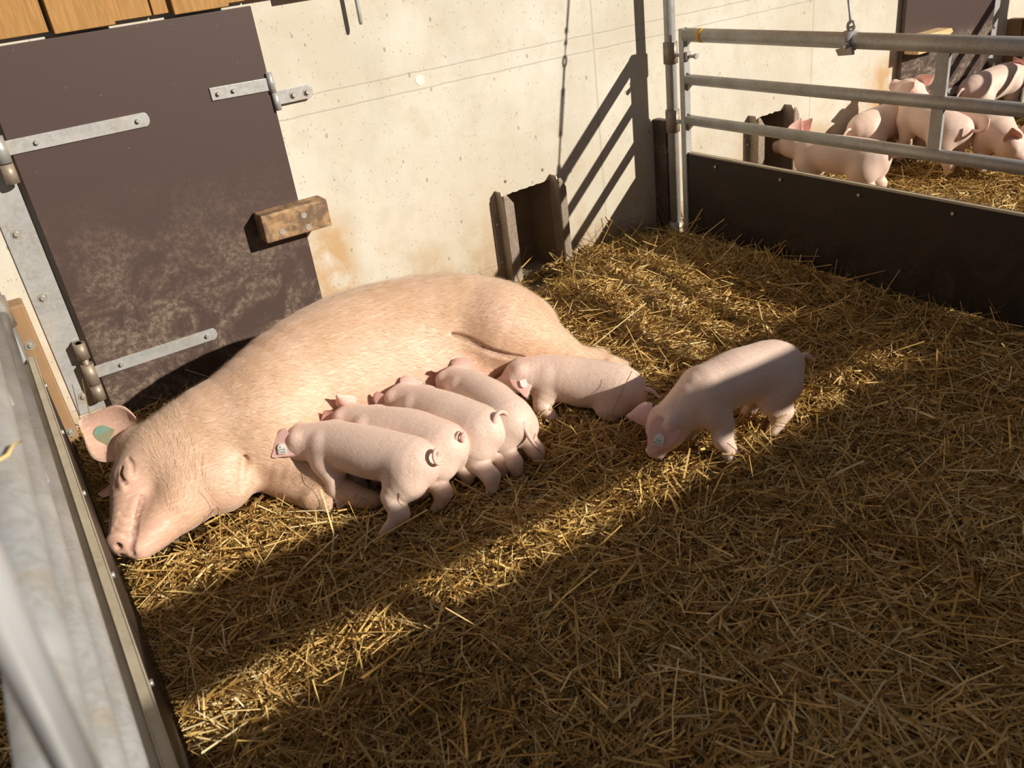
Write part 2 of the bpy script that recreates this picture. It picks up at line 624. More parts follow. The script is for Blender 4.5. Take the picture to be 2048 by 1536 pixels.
guide(-1.022, .455, .052, 'left steel guide of the little opening in the wall behind the sow', 'slide guides', -.035)
guide(-.698, .458, .040, 'right steel guide of the little opening in the wall behind the sow', 'slide guides', .075)
guide(.690, .455, .052, 'left steel guide of the opening beside the neighbouring piglets', 'slide guides', -.035)
guide(.985, .458, .040, 'right steel guide of the opening beside the neighbouring piglets', 'slide guides', .06)

# thin latch rod hanging at the top of the wall
t = thing('hanging_rod', (-1.57, -.065, 1.7), 'thin steel rod hanging in front of the pale wall at the top', 'rod')
part(MB().tube([(-1.568, -.065, 1.75), (-1.570, -.065, 1.30), (-1.571, -.065, 1.288)], [.0085, .0085, .006], 12), 'rod', M['galv'], t)
part(MB().cyl((-1.568, -.065, 1.72), (-1.568, 0, 1.72), .008), 'wall_hook', M['galv'], t)


# ------------------------------------------------------------------ pen gates
LATCH = (V(-3.108, -3.090, 1.50), V(-3.135, -3.000, 1.03))
def gate_post(x, which):
    t = thing('gate_post', (x, -.135, 0), which, 'post', 'gate posts at the wall')
    part(MB().cyl((x, -.135, -.04), (x, -.135, 2.4), .028, n=24), 'pole', M['galv'], t)
    for z0, z1 in ((.865, .965), (.53, .64)):
        part(MB().cyl((x, -.135, z0), (x, -.135, z1), .036, n=24), 'sleeve', M['dark_steel'], t)
    part(MB().box(x - .05, x + .05, -.185, -.085, -.04, -.028, .002).cyl((x, -.135, -.03), (x, -.135, .05), .035), 'foot', M['galv_dull'], t)
    return t


def spacer(x, which, hw, mat):
    t = thing('spacer_board', (x, -.05, 0), which, 'board', 'boards between wall and gate post')
    part(MB().box(x - hw, x + hw, -.1, -.001, -.03, .585, .008), 'board', mat, t)
    for dx, z in ((.012, .43), (.02, .05)):
        bolt(t, (x + dx * hw / .045, -.1, z), r=.008, h=.007, washer=.018)
    return t


Y0, Y1 = -.215, -3.36


def pen_gate(x, label, clamp=False, tape=False, off=0.):
    xp = x
    x = x + off          # tubes and uprights stand behind the board
    t = thing('pen_gate', (x, -1.4, 0), label, 'gate', 'tubular pen gates')
    for z, r in ((1.0, .031), (.795, .025), (.60, .025)):
        part(MB().cyl((x, Y0 - .03, z), (x, Y1 + .03, z), r, n=28), 'rail', M['galv'], t, V(x, -1.4, z))
    for y in (Y0, Y1 + .03):
        part(MB().box(x - .02, x + .02, y - .035, y, .01, 1.03, .004), 'end_upright', M['galv'], t, V(x, y, .5))
    part(MB().box(x - .008, x + .008, -1.61, -1.56, .60, 1.0, .002), 'middle_upright', M['galv'], t, V(x, -1.585, .8))
    p = part(MB().box(xp - .011, xp + .011, Y0 - .035, Y1 + .06, .012, .43), 'panel', M['fence_panel'], t, V(xp, -1.4, .2))
    part(MB().box(xp - .007, xp + .0125, Y0 - .035, Y1 + .06, .428, .438, .002), 'panel_rim', M['rim'], p, V(xp, -1.4, .43))
    if off:
        part(MB().box(xp - .040, xp - .011, Y0 - .035, Y1 + .06, .372, .420, .002), 'carrier_bar', M['rim'], p, V(xp, -1.4, .4))
    for y in (-.45, -.86, -1.28, -1.7, -2.1, -2.5, -2.9):
        for d in (-1, 1):
            part(MB().hexbolt((xp + d * .011, y, .395), (d, 0, 0), .008, .007, .0), 'bolt', M['bolt'], p, V(xp, y, .395))
    # fish plates welded between rails and upright, hinge bolt
    for z in (1.0, .795, .60):
        part(MB().prism([(Y0 - .03, z - .06), (Y0 - .075, z - .02), (Y0 - .075, z + .02), (Y0 - .03, z + .035)], 'x', x - .003, x + .003), 'gusset', M['galv'], t)
    h = MB().cyl((x, -.135, .905), (x, Y0 - .10, .905), .008).box(x - .012, x + .012, Y0 - .052, Y0 - .036, .885, .925)
    h.tube([(x, Y0 - .09, .905), (x, Y0 - .105, .905)], .013, 6)
    part(h, 'hinge_bolt', M['galv'], t)
    part(MB().cyl((x, -.135, .585), (x, Y0, .585), .01), 'hinge_bolt', M['galv'], t)
    if tape:
        part(MB().cyl((x, -.345, 1.0), (x, -.372, 1.0), .0316, n=28), 'tape_mark', M['tape'], t, V(x, -.36, 1.0), 'yellow tape band around the top rail')
    return t


g_right = pen_gate(FENCE[1], 'tubular steel gate with dark board between the sow pen and the far pen', tape=True)
g_left = pen_gate(FENCE[0], 'tubular steel gate seen from above along the left edge beside the sow', off=-.034)
g_far = pen_gate(FENCE[2], 'tubular steel gate at the far end of the neighbouring pen')
gate_post(FENCE[1], 'galvanised post at the wall carrying the gate right of the little opening')
gate_post(FENCE[0] - .034, 'galvanised post at the wall in the corner left of the sow')
gate_post(FENCE[2], 'galvanised post at the far end of the wall beside the farthest piglet')
spacer(FENCE[1], 'dark upright board on the wall behind the right gate post', .022, M['door'])
spacer(FENCE[0], 'ochre upright board with bolts on the wall left of the hinge plate', .045, M['strip_board'])
spacer(FENCE[2], 'ochre upright board on the wall at the far end beside the farthest piglet', .03, M['strip_board'])
# latch rod of the left gate, close to the viewer
t = thing('latch_rod', (-3.12, -3.05, 1.0), 'shiny steel rod very close to the viewer at the lower left corner', 'rod')
part(MB().cyl(LATCH[0], LATCH[1], .0128, n=32), 'rod', M['shiny'], t)
part(MB().cyl((FENCE[0] - .034, -3.03, 1.0), (FENCE[0] - .034, -2.97, 1.0), .0365, n=24), 'collar', M['galv'], t)

# clamp, eye and turnbuckle that hold up the right gate
cy = -1.18
t = thing('pipe_clamp', (0, cy, 1.0), 'steel clamp with eye bolted around the top rail of right gate', 'clamp')
part(MB().cyl((0, cy - .024, 1.0), (0, cy + .024, 1.0), .037, n=28), 'collar', M['galv'], t)
part(MB().prism([(cy - .05, .955), (cy + .02, .948), (cy + .035, .972), (cy - .04, .985)], 'x', -.045, -.03, .003), 'clamp_ear', M['galv_dull'], t)
part(MB().tube([(.0, cy + .016 * math.cos(a), 1.053 + .019 * math.sin(a)) for a in np.linspace(0, 2 * math.pi, 17)[:-1]], .0055, 8, closed=True), 'eye', M['galv'], t)
part(MB().hexbolt((-.037, cy - .015, .985), (-1, 0, 0), .009, .012, .012), 'bolt', M['bolt'], t)
t = thing('turnbuckle', (0, cy, 1.06), 'hook and turnbuckle hanging down to the clamp on the top rail', 'turnbuckle')


def tb(z):   # the suspension leans a little towards the wall as it rises
    return V(.07 * (z - 1.06), cy + .27 * (z - 1.06), z)


hk = [tb(1.06) + V(0, .010 * math.cos(a), .010 * math.sin(a) - .002) for a in np.linspace(-2.6, 1.2, 12)]
part(MB().tube(hk + [tb(1.10), tb(1.20)], .0052, 10), 'hook', M['galv'], t)
b = MB()
for s_ in (-1, 1):
    b.tube([tb(1.20), tb(1.215) + V(0, s_ * .014, 0), tb(1.36) + V(0, s_ * .014, 0), tb(1.375)], .0052, 8)
b.cyl(tb(1.192), tb(1.215), .011).cyl(tb(1.36), tb(1.385), .011)
part(b, 'turnbuckle_body', M['galv'], t)
b = MB().cyl(tb(1.375), tb(1.47), .006)
b.tube([tb(1.492) + V(0, .019 * math.cos(a), .021 * math.sin(a)) for a in np.linspace(0, 2 * math.pi, 17)[:-1]], .006, 8, closed=True)
part(b, 'eye_rod', M['galv'], t)
b = MB().tube([tb(1.51), tb(1.6), tb(1.9), tb(2.4)], .003, 8)
b.tube([tb(1.51), tb(1.62) + V(0, .012, 0), tb(1.78) + V(0, .022, 0)], .003, 8)
b.cyl(tb(1.60), tb(1.62), .009).cyl(tb(1.555), tb(1.57), .009)
part(b, 'wire_rope', M['galv_dull'], t)


t = MB().tube([V(-3.168, -2.36, 1.034), V(-3.160, -2.335, 1.035), V(-3.146, -2.33, 1.036), V(-3.138, -2.30, 1.034), V(-3.128, -2.27, 1.022)], [.002, .0026, .0028, .0024, .001], 6).build('straw_stalk', M['straw'], None, (-3.15, -2.32, 1.03))
tag(t, 'short bent straw stalk lying on the near tube at the left edge', 'straw')
t.data.attributes.new('tone', 'FLOAT', 'POINT').data.foreach_set('value', [.85] * len(t.data.vertices))


# ------------------------------------------------------------------ bodies: smooth-union fields turned into one mesh
def nz(v):
    v = np.asarray(v, float)
    return v / np.linalg.norm(v)


BODIES = []


class Body:
    def __init__(s):
        BODIES.append(s)
        s.p = []
        s.extra = []      # (verts, faces, skin) patches merged into the same mesh

    def cone(s, a, b, ra, rb, k=.03, flat=None, pink=0., dirt=0., sub=False, dark=0.):
        s.p.append(('c', np.array(a, float), np.array(b, float), ra, rb, flat, k, sub, pink, dirt, dark))

    def ell(s, c, r, axes=None, k=.03, pink=0., dirt=0., sub=False, dark=0.):
        A = np.eye(3) if axes is None else np.array([nz(q) for q in axes])
        s.p.append(('e', np.array(c, float), A, np.array(r, float), None, None, k, sub, pink, dirt, dark))

    def chain(s, pts, k=.03, sub_n=3, pink=0., dirt=0., dark=0., sub=False):
        """tapering limb along a smooth spline through (x, y, z, radius) points"""
        A = np.array(pts, float)
        out = []
        m = len(A)
        for i in range(m - 1):
            p0, p1, p2, p3 = A[max(i - 1, 0)], A[i], A[i + 1], A[min(i + 2, m - 1)]
            for t in np.arange(sub_n) / sub_n:
                out.append(.5 * (2 * p1 + (p2 - p0) * t + (2 * p0 - 5 * p1 + 4 * p2 - p3) * t * t + (3 * p1 - p0 - 3 * p2 + p3) * t ** 3))
        out.append(A[-1])
        O = np.array(out)
        s.p.append(('p', O[:, :3], O[:, 3], float(O[:, 3].max()), float(O[:, 3].max()), None, k, sub, pink, dirt, dark))

    @staticmethod
    def d1(pr, X):
        if pr[0] == 'c':
            _, a, b, ra, rb, flat = pr[:6]
            P = X
            if flat is not None:
                n, sc = flat
                n = nz(n)
                m = (a + b) / 2
                P = X + ((X - m) @ n * (sc - 1))[..., None] * n
                a = a + (a - m) @ n * (sc - 1) * n
                b = b + (b - m) @ n * (sc - 1) * n
            ab = b - a
            L = ab @ ab
            t = np.clip(((P - a) @ ab) / max(L, 1e-9), 0, 1)
            return np.linalg.norm(P - a - t[..., None] * ab, axis=-1) - (ra + (rb - ra) * t)
        if pr[0] == 'p':
            _, p, r = pr[:3]
            f = None
            for i in range(len(p) - 1):
                ab = p[i + 1] - p[i]
                t = np.clip(((X - p[i]) @ ab) / max(ab @ ab, 1e-9), 0, 1)
                d = np.linalg.norm(X - p[i] - t[..., None] * ab, axis=-1) - (r[i] + (r[i + 1] - r[i]) * t)
                f = d if f is None else np.minimum(f, d)
            return f
        _, c, A, r = pr[:4]
        q = (X - c) @ A.T
        k0 = np.linalg.norm(q / r, axis=-1)
        k1 = np.linalg.norm(q / (r * r), axis=-1)
        return np.where(k1 > 1e-6, k0 * (k0 - 1) / np.maximum(k1, 1e-6), -r.min())

    @staticmethod
    def bb(pr):
        if pr[0] == 'c':
            m = max(pr[3], pr[4])
            return np.minimum(pr[1], pr[2]) - m, np.maximum(pr[1], pr[2]) + m
        if pr[0] == 'p':
            return pr[1].min(0) - pr[3], pr[1].max(0) + pr[3]
        e = np.abs(pr[2]).T @ pr[3]
        return pr[1] - e, pr[1] + e

    @staticmethod
    def comb(f, d, k, sub):
        if sub:
            f, d = -f, d
        h = np.clip(.5 + .5 * (d - f) / k, 0, 1)
        r = d + (f - d) * h - k * h * (1 - h)
        return -r if sub else r

    def ev(s, X):
        f = np.full(X.shape[:-1], .6)
        for pr in s.p:
            f = s.comb(f, s.d1(pr, X), pr[6], pr[7])
        return f

    def surface(s, h):
        lo = np.min([s.bb(q)[0] for q in s.p if not q[7]], 0) - 3 * h
        hi = np.max([s.bb(q)[1] for q in s.p if not q[7]], 0) + 3 * h
        n = np.ceil((hi - lo) / h).astype(int) + 1
        F = np.full(n, .6, np.float32)
        for pr in s.p:
            a, b = s.bb(pr)
            mg = pr[6] + 2 * h
            i0 = np.maximum(np.floor((a - mg - lo) / h).astype(int), 0)
            i1 = np.minimum(np.ceil((b + mg - lo) / h).astype(int) + 1, n)
            if (i1 <= i0).any():
                continue
            G = np.stack(np.meshgrid(*[lo[q] + h * np.arange(i0[q], i1[q]) for q in range(3)], indexing='ij'), -1)
            sl = tuple(slice(i0[q], i1[q]) for q in range(3))
            F[sl] = s.comb(F[sl], s.d1(pr, G), pr[6], pr[7])
        S = F < 0
        c = [S[i:n[0] - 1 + i, j:n[1] - 1 + j, k:n[2] - 1 + k] for i in (0, 1) for j in (0, 1) for k in (0, 1)]
        cnt = sum(q.astype(np.int8) for q in c)
        act = (cnt > 0) & (cnt < 8)
        I = np.argwhere(act)
        idx = -np.ones(act.shape, np.int64)
        idx[act] = np.arange(len(I))
        cor = [np.array((i, j, k)) for i in (0, 1) for j in (0, 1) for k in (0, 1)]
        fv = [F[tuple((I + q).T)] for q in cor]
        acc = np.zeros((len(I), 3))
        num = np.zeros(len(I))
        for a in range(8):
            for b in range(a + 1, 8):
                if np.abs(cor[a] - cor[b]).sum() != 1:
                    continue
                m = (fv[a] < 0) != (fv[b] < 0)
                t = np.where(m, fv[a] / np.where(m, fv[a] - fv[b], 1), 0)
                acc += m[:, None] * (cor[a] + t[:, None] * (cor[b] - cor[a]))
                num += m
        Vt = lo + h * (I + acc / num[:, None])
        faces = []
        for ax in range(3):
            u, v = (ax + 1) % 3, (ax + 2) % 3
            s0 = [slice(0, n[q] - 1) for q in range(3)]
            s1 = list(s0)
            s1[ax] = slice(1, n[ax])
            A, B = S[tuple(s0)], S[tuple(s1)]
            E = np.argwhere(A != B)
            E = E[(E[:, u] > 0) & (E[:, v] > 0)]
            du, dv = np.eye(3, dtype=int)[u], np.eye(3, dtype=int)[v]
            q = np.stack([idx[tuple((E - du - dv).T)], idx[tuple((E - dv).T)], idx[tuple(E.T)], idx[tuple((E - du).T)]], 1)
            fl = ~A[tuple(E.T)]
            q[fl] = q[fl][:, ::-1]
            faces.append(q)
        Q = np.concatenate(faces)
        e = h * .25
        T = np.array([[1, 1, 1], [1, -1, -1], [-1, 1, -1], [-1, -1, 1]], float)

        def relax(Vt, amt):
            sm = np.zeros_like(Vt)
            nn = np.zeros(len(Vt))
            for a, b in ((0, 1), (1, 2), (2, 3), (3, 0)):
                np.add.at(sm, Q[:, a], Vt[Q[:, b]])
                np.add.at(sm, Q[:, b], Vt[Q[:, a]])
                np.add.at(nn, Q[:, a], 1)
                np.add.at(nn, Q[:, b], 1)
            return Vt + amt * (sm / nn[:, None] - Vt)

        def project(Vt):
            f = s.ev(Vt)
            g = sum(t * s.ev(Vt + e * t)[:, None] for t in T) / (4 * e)
            st = f[:, None] * g / np.maximum((g * g).sum(1), .05)[:, None]
            L = np.linalg.norm(st, axis=1, keepdims=True)
            return Vt - st * np.minimum(1, h / np.maximum(L, 1e-9))
        Vt = project(Vt)
        Vt = project(relax(Vt, .5))
        Vt = relax(Vt, .25)
        # vertex tints
        w_ = np.full(len(Vt), 1e-4)
        col = np.zeros((len(Vt), 3))
        dk = np.zeros(len(Vt))
        for pr in s.p:
            d = s.d1(pr, Vt)
            if pr[7]:
                dk = np.maximum(dk, pr[10] * np.clip(1 - np.abs(d) / (max(pr[3], pr[4]) * 1.1 if pr[0] in 'cp' else pr[3].max() * .6), 0, 1))
                continue
            q = np.exp(-np.clip(d, -.02, 1) / .018)
            w_ += q
            col[:, 0] += q * pr[8]
            col[:, 1] += q * pr[9]
        col[:, :2] /= w_[:, None]
        col[:, 2] = dk
        return Vt, Q, col

    def mesh(s, name, h, mat, origin):
        Vt, Q, col = s.surface(h)
        faces = Q.tolist()
        for v, f, c in s.extra:
            off = len(Vt)
            Vt = np.concatenate([Vt, v])
            col = np.concatenate([col, c])
            faces += [[i + off for i in q] for q in f]
        me = bpy.data.meshes.new(name)
        me.from_pydata((Vt - np.array(origin)).tolist(), [], faces)
        me.polygons.foreach_set('use_smooth', np.ones(len(faces), bool))
        at = me.color_attributes.new('skin', 'FLOAT_COLOR', 'POINT')
        at.data.foreach_set('color', np.concatenate([np.clip(col, 0, 1), np.ones((len(col), 1))], 1).astype(np.float32).ravel())
        me.materials.append(mat)
        me.update()
        s.V = Vt
        o = bpy.data.objects.new(name, me)
        o.location = origin
        COL.objects.link(o)
        return o

    # ---- patches
    def ear(s, base, tip, width, normal, cup=.5, thick=.006, bend=0., pink=(.75, .35), nu=11, nv=14, shape=1.7, fold=0.):
        base, tip = np.array(base, float), np.array(tip, float)
        ax = tip - base
        L = np.linalg.norm(ax)
        t = ax / L
        nr = np.array(normal, float)
        nr = nz(nr - t * (nr @ t))
        sd_ = np.cross(nr, t)

        def pt(u, v, back):
            wv = width * (1 - v ** shape) ** .6 * (.72 + .38 * math.sin(math.pi * min(v * 1.1 + .12, 1)))
            p = base + ax * v + sd_ * u * wv + nr * (cup * wv * (u * u - .35) * (1 - .6 * v)) + nr * bend * L * v * v
            p = p + nr * fold * L * max(0, v - .6) ** 2 * 4
            if back:
                p = p - nr * thick * (1.15 - u * u) * (1.2 - v * .6)
            return p
        vs, fs, cs = [], [], []
        for back in (0, 1):
            o_ = len(vs)
            for j in range(nv):
                for i in range(nu):
                    u = -1 + 2 * i / (nu - 1)
                    v = min(j / (nv - 1), .995)
                    vs.append(pt(u, v, back))
                    cs.append((pink[back], 0, 0))
            for j in range(nv - 1):
                for i in range(nu - 1):
                    q = [o_ + j * nu + i, o_ + j * nu + i + 1, o_ + (j + 1) * nu + i + 1, o_ + (j + 1) * nu + i]
                    fs.append(q if not back else q[::-1])
        N = nu * nv
        for j in range(nv - 1):
            for i in (0, nu - 1):
                q = [j * nu + i, (j + 1) * nu + i, N + (j + 1) * nu + i, N + j * nu + i]
                fs.append(q if i == 0 else q[::-1])
        for i in range(nu - 1):
            j = (nv - 1) * nu
            fs.append([j + i, j + i + 1, N + j + i + 1, N + j + i][::-1])
        s.extra.append((np.array(vs), fs, np.array(cs, float)))
        return lambda u, v: pt(u, v, 0), nr, t

    def tube(s, path, r0, r1, n=10, pink=.3):
        path = [np.array(p, float) for p in path]
        m = len(path)
        vs, fs = [], []
        up = np.array((.1, .2, 1.))
        for i, p in enumerate(path):
            t = nz(path[min(i + 1, m - 1)] - path[max(i - 1, 0)])
            up = nz(up - t * (up @ t))
            b = np.cross(t, up)
            r = r0 + (r1 - r0) * i / (m - 1)
            for k in range(n):
                a = 2 * math.pi * k / n
                vs.append(p + (up * math.cos(a) + b * math.sin(a)) * r)
        for i in range(m - 1):
            for k in range(n):
                fs.append([i * n + k, i * n + (k + 1) % n, (i + 1) * n + (k + 1) % n, (i + 1) * n + k])
        vs.append(path[-1])
        fs += [[(m - 1) * n + k, (m - 1) * n + (k + 1) % n, len(vs) - 1] for k in range(n)]
        s.extra.append((np.array(vs), fs, np.tile((pink, 0, 0), (len(vs), 1)).astype(float)))


def ball(parent, p, r, name='eye', mat=None):
    bm = bmesh.new()
    bmesh.ops.create_uvsphere(bm, u_segments=14, v_segments=10, radius=r)
    me = bpy.data.meshes.new(name)
    for f in bm.faces:
        f.smooth = True
    bm.to_mesh(me)
    bm.free()
    me.materials.append(mat or M['eye'])
    o = bpy.data.objects.new(name, me)
    COL.objects.link(o)
    o.parent = parent
    o.location = V(p) - total_loc(parent)
    return o


def ear_tag(parent, p, normal, up, size, text, mat, label, lines=True):
    """plate: half disc above, square below, standing on the ear with its own stud"""
    n = nz(normal)
    u = np.array(up, float)
    u = nz(u - n * (u @ n))
    r_ = np.cross(u, n)
    pts = [(-.5, -.62), (.5, -.62), (.5, .1)] + [(.5 * math.cos(a), .1 + .5 * math.sin(a)) for a in np.linspace(.2, math.pi - .2, 10)] + [(-.5, .1)]
    mb = MB()
    P = lambda a, b, c: V(np.array(p) + r_ * a * size + u * b * size + n * c)
    A = [mb.bm.verts.new(P(a, b, .0035)) for a, b in pts]
    B = [mb.bm.verts.new(P(a, b, .0005)) for a, b in pts]
    mb.bm.faces.new(A)
    mb.bm.faces.new(B[::-1])
    for i in range(len(pts)):
        mb.bm.faces.new((A[i], B[i], B[(i + 1) % len(pts)], A[(i + 1) % len(pts)]))
    bmesh.ops.recalc_face_normals(mb.bm, faces=mb.bm.faces[:])
    bmesh.ops.bevel(mb.bm, geom=mb.bm.edges[:], offset=.0006, segments=1, affect='EDGES')
    o = part(mb, 'ear_tag', mat, parent, V(p), label)
    if lines:
        rot = Matrix((r_, u, n)).transposed().to_4x4()
        for s_, dx, dy, sz in text:
            c = bpy.data.curves.new('lettering', 'FONT')
            c.body = s_
            c.size = size * sz
            c.align_x = 'CENTER'
            c.align_y = 'CENTER'
            c.materials.append(M['ink'])
            q0 = bpy.data.objects.new('lettering', c)
            me = bpy.data.meshes.new_from_object(q0)
            bpy.data.objects.remove(q0)
            q = bpy.data.objects.new('lettering', me)
            COL.objects.link(q)
            q.parent = o
            q.matrix_local = Matrix.Translation(P(dx, dy, .0039) - V(p)) @ rot
        st = MB().cyl(P(0, .22, .003), P(0, .22, .006), size * .13, n=12)
        part(st, 'stud', M['tag_white'], o)
    return o


# ------------------------------------------------------------------ the sow
def bristles(o, B, count, flow_of, l0, l1, half, mat, keep=None):
    """fine hair lying along the body"""
    me = o.data
    n_ = len(B.V)
    no = np.zeros(len(me.vertices) * 3)
    me.vertices.foreach_get('normal', no)
    no = no.reshape(-1, 3)[:n_]
    pick = RNG.choice(n_, count)
    org = np.array(o.location)
    ok = no[pick, 2] > -.35
    if keep is not None:
        ok &= keep(B.V[pick])
    pick = pick[ok]
    c, nn = B.V[pick] - org, no[pick]
    flow = flow_of(B.V[pick])
    flow = flow + RNG.normal(0, .22, (len(c), 3))
    flow = flow - nn * (flow * nn).sum(1, keepdims=True)
    flow /= np.maximum(np.linalg.norm(flow, axis=1, keepdims=True), 1e-6)
    L = RNG.uniform(l0, l1, (len(c), 1))
    sdv = np.cross(nn, flow) * half
    c = c + RNG.normal(0, l0 * .16, c.shape) * (1 - np.abs(nn))
    m1 = c + flow * L * .5 + nn * L * .15
    tp = c + flow * L + nn * L * .19
    Vt = np.stack([c - sdv, c + sdv, m1 - sdv * .7, m1 + sdv * .7, tp], 1).reshape(-1, 3)
    b_ = np.arange(len(c))[:, None] * 5
    me2 = bpy.data.meshes.new('bristles')
    me2.from_pydata(Vt.tolist(), [], (b_ + np.array((0, 1, 3, 2))).tolist() + (b_ + np.array((2, 3, 4))).tolist())
    me2.materials.append(mat)
    h = bpy.data.objects.new('bristles', me2)
    COL.objects.link(h)
    h.parent = o
    h['kind'] = 'stuff'


def build_sow():
    B = Body()
    # trunk, lying on its side: back to the wall, belly to the viewer
    B.chain([(-1.54, -.93, .18, .165), (-1.62, -.89, .20, .20), (-1.74, -.825, .225, .226), (-1.90, -.765, .235, .236), (-2.10, -.745, .24, .243),
             (-2.32, -.775, .23, .234), (-2.50, -.815, .205, .208), (-2.66, -.835, .178, .178), (-2.80, -.835, .155, .15)], .07)
    B.ell((-2.06, -.86, .18), (.34, .165, .165), k=.09, pink=.12)           # belly
    B.ell((-1.86, -.945, .165), (.25, .105, .085), k=.06, pink=1.0)              # udder
    B.ell((-2.05, -.94, .10), (.20, .08, .08), k=.06, pink=.6)
    for ux in (-1.76, -1.87, -2.0, -2.12):
        B.ell((ux, -1.02, .13), (.035, .035, .035), k=.04, pink=.95)
    B.ell((-2.50, -.87, .23), (.16, .17, .14), k=.07)                       # shoulder blade
    B.ell((-2.56, -.93, .20), (.12, .12, .11), k=.06)
    B.ell((-1.64, -.94, .265), (.165, .19, .135), k=.06)                    # ham
    # upper hind leg, stretched out to the right
    B.chain([(-1.64, -.98, .26, .145), (-1.555, -1.05, .20, .108), (-1.455, -1.075, .14, .070), (-1.405, -1.10, .10, .049),
             (-1.335, -1.14, .07, .036), (-1.295, -1.175, .045, .033)], .045, pink=.1)
    B.chain([(-1.295, -1.175, .045, .032), (-1.255, -1.20, .03, .026)], .02, dirt=.8)
    # lower hind leg under it
    B.chain([(-1.60, -.98, .12, .12), (-1.47, -1.0, .08, .075), (-1.36, -1.04, .05, .045), (-1.27, -1.08, .035, .034)], .04, dirt=.3)
    # fold between thigh and flank
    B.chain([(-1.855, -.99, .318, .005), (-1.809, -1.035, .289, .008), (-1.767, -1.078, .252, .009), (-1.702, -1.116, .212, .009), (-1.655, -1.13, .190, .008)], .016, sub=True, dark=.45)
    # forelegs folded in front of the chest
    B.chain([(-2.60, -.91, .19, .125), (-2.56, -.99, .125, .088), (-2.50, -1.09, .078, .060), (-2.45, -1.20, .055, .044), (-2.41, -1.29, .036, .036), (-2.375, -1.325, .026, .028)], .05, dirt=.05)
    B.chain([(-2.64, -.93, .09, .085), (-2.605, -.985, .05, .055), (-2.56, -1.10, .036, .042), (-2.525, -1.19, .03, .036)], .03, dirt=.35)
    B.chain([(-2.525, -1.19, .03, .034), (-2.50, -1.235, .022, .027)], .02, dirt=.9)
    # neck and head, turned down towards the viewer
    B.chain([(-2.72, -.83, .175, .17), (-2.84, -.83, .16, .145)], .06)
    B.ell((-2.915, -.815, .15), (.105, .15, .12), k=.05)                   # cranium
    B.ell((-2.815, -.94, .125), (.13, .13, .118), k=.06)                   # cheek
    B.ell((-2.745, -.985, .105), (.10, .105, .105), k=.05, pink=.2)        # jowl
    B.ell((-2.87, -1.0, .10), (.10, .075, .09), (( .6, .8, 0), (-.8, .6, 0), (0, 0, 1)), k=.04, pink=.1)
    f = nz((-.12, -.17, -.035))
    lat = nz(np.cross((0, 0, 1), f))
    B.chain([(-2.965, -.875, .135, .098), (-3.008, -.95, .112, .074), (-3.045, -1.01, .092, .058), (-3.072, -1.055, .078, .048)], .04, pink=.25)
    B.chain([(-2.88, -.985, .09, .088), (-2.945, -1.035, .08, .070), (-3.0, -1.07, .066, .053), (-3.038, -1.092, .057, .040)], .025, pink=.45)   # lower jaw
    sn = np.array((-3.079, -1.068, .074))
    B.ell(sn, (.018, .052, .050), (f, lat, np.cross(f, lat)), .012, pink=.9)
    for s_ in (-1, 1):
        q = sn + f * .012 + np.array((0, 0, 1)) * s_ * .019 + lat * .002
        B.cone(q - f * .004, q + f * .03, .0095, .0095, .008, sub=True, dark=.4)
    # snout folds, mouth line, eye folds
    for cr in (((-3.088, -1.050, .126), (-3.072, -1.078, .124), (-3.058, -1.098, .107)), ((-3.072, -1.043, .135), (-3.060, -1.062, .132), (-3.046, -1.078, .116)),
               ((-3.055, -1.02, .150), (-3.042, -1.045, .142), (-3.03, -1.06, .125))):
        B.chain([(*q, .0035) for q in cr], .009, sub=True, dark=.12)
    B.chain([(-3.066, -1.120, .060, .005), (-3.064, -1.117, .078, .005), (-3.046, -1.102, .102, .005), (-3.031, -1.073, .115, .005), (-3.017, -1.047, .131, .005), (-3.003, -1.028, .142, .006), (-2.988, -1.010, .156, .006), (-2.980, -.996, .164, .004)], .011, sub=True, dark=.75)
    B.chain([(-3.022, -1.022, .140, .012), (-3.008, -1.0, .152, .015), (-2.992, -.99, .16, .012)], .012, pink=.8)    # lip corner
    B.ell((-2.988, -.915, .208), (.026, .034, .022), k=.016, pink=.45)        # upper lid
    B.ell((-3.018, -.930, .190), (.014, .030, .018), k=.012, pink=.5)         # lower lid
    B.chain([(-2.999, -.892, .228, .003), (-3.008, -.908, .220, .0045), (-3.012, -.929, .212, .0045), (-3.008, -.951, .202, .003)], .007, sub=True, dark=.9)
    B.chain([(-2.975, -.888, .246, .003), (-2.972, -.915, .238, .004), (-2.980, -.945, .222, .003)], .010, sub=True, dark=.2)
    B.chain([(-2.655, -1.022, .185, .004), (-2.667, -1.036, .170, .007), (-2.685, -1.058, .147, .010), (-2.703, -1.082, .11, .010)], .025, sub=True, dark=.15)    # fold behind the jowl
    # ears: upper one standing to the left, lower one flat on the straw
    B.ell((-2.935, -.735, .215), (.055, .05, .045), k=.05, pink=.2)
    e1, n1, t1 = B.ear((-2.945, -.745, .235), (-3.065, -.595, .30), .090, (-.30, -.80, .62), .62, .012, -.05, (.5, .3), 19, 22, 2.6)
    B.ear((-3.0, -.74, .09), (-3.095, -.62, .03), .06, (0, -.2, 1), .3, .010, 0, (.55, .4), 13, 14, 2.0)
    # tail lying against the ham
    o = B.mesh('sow', .005, M['sow'], (-2.15, -.85, 0))
    tag(o, 'large pale sow lying asleep on her side against the wall', 'pig')
    p = e1(.15, .52)
    ear_tag(o, np.array(p) + n1 * .004, n1, t1, .055, [], M['tag_teal'], 'worn teal ear tag', False)
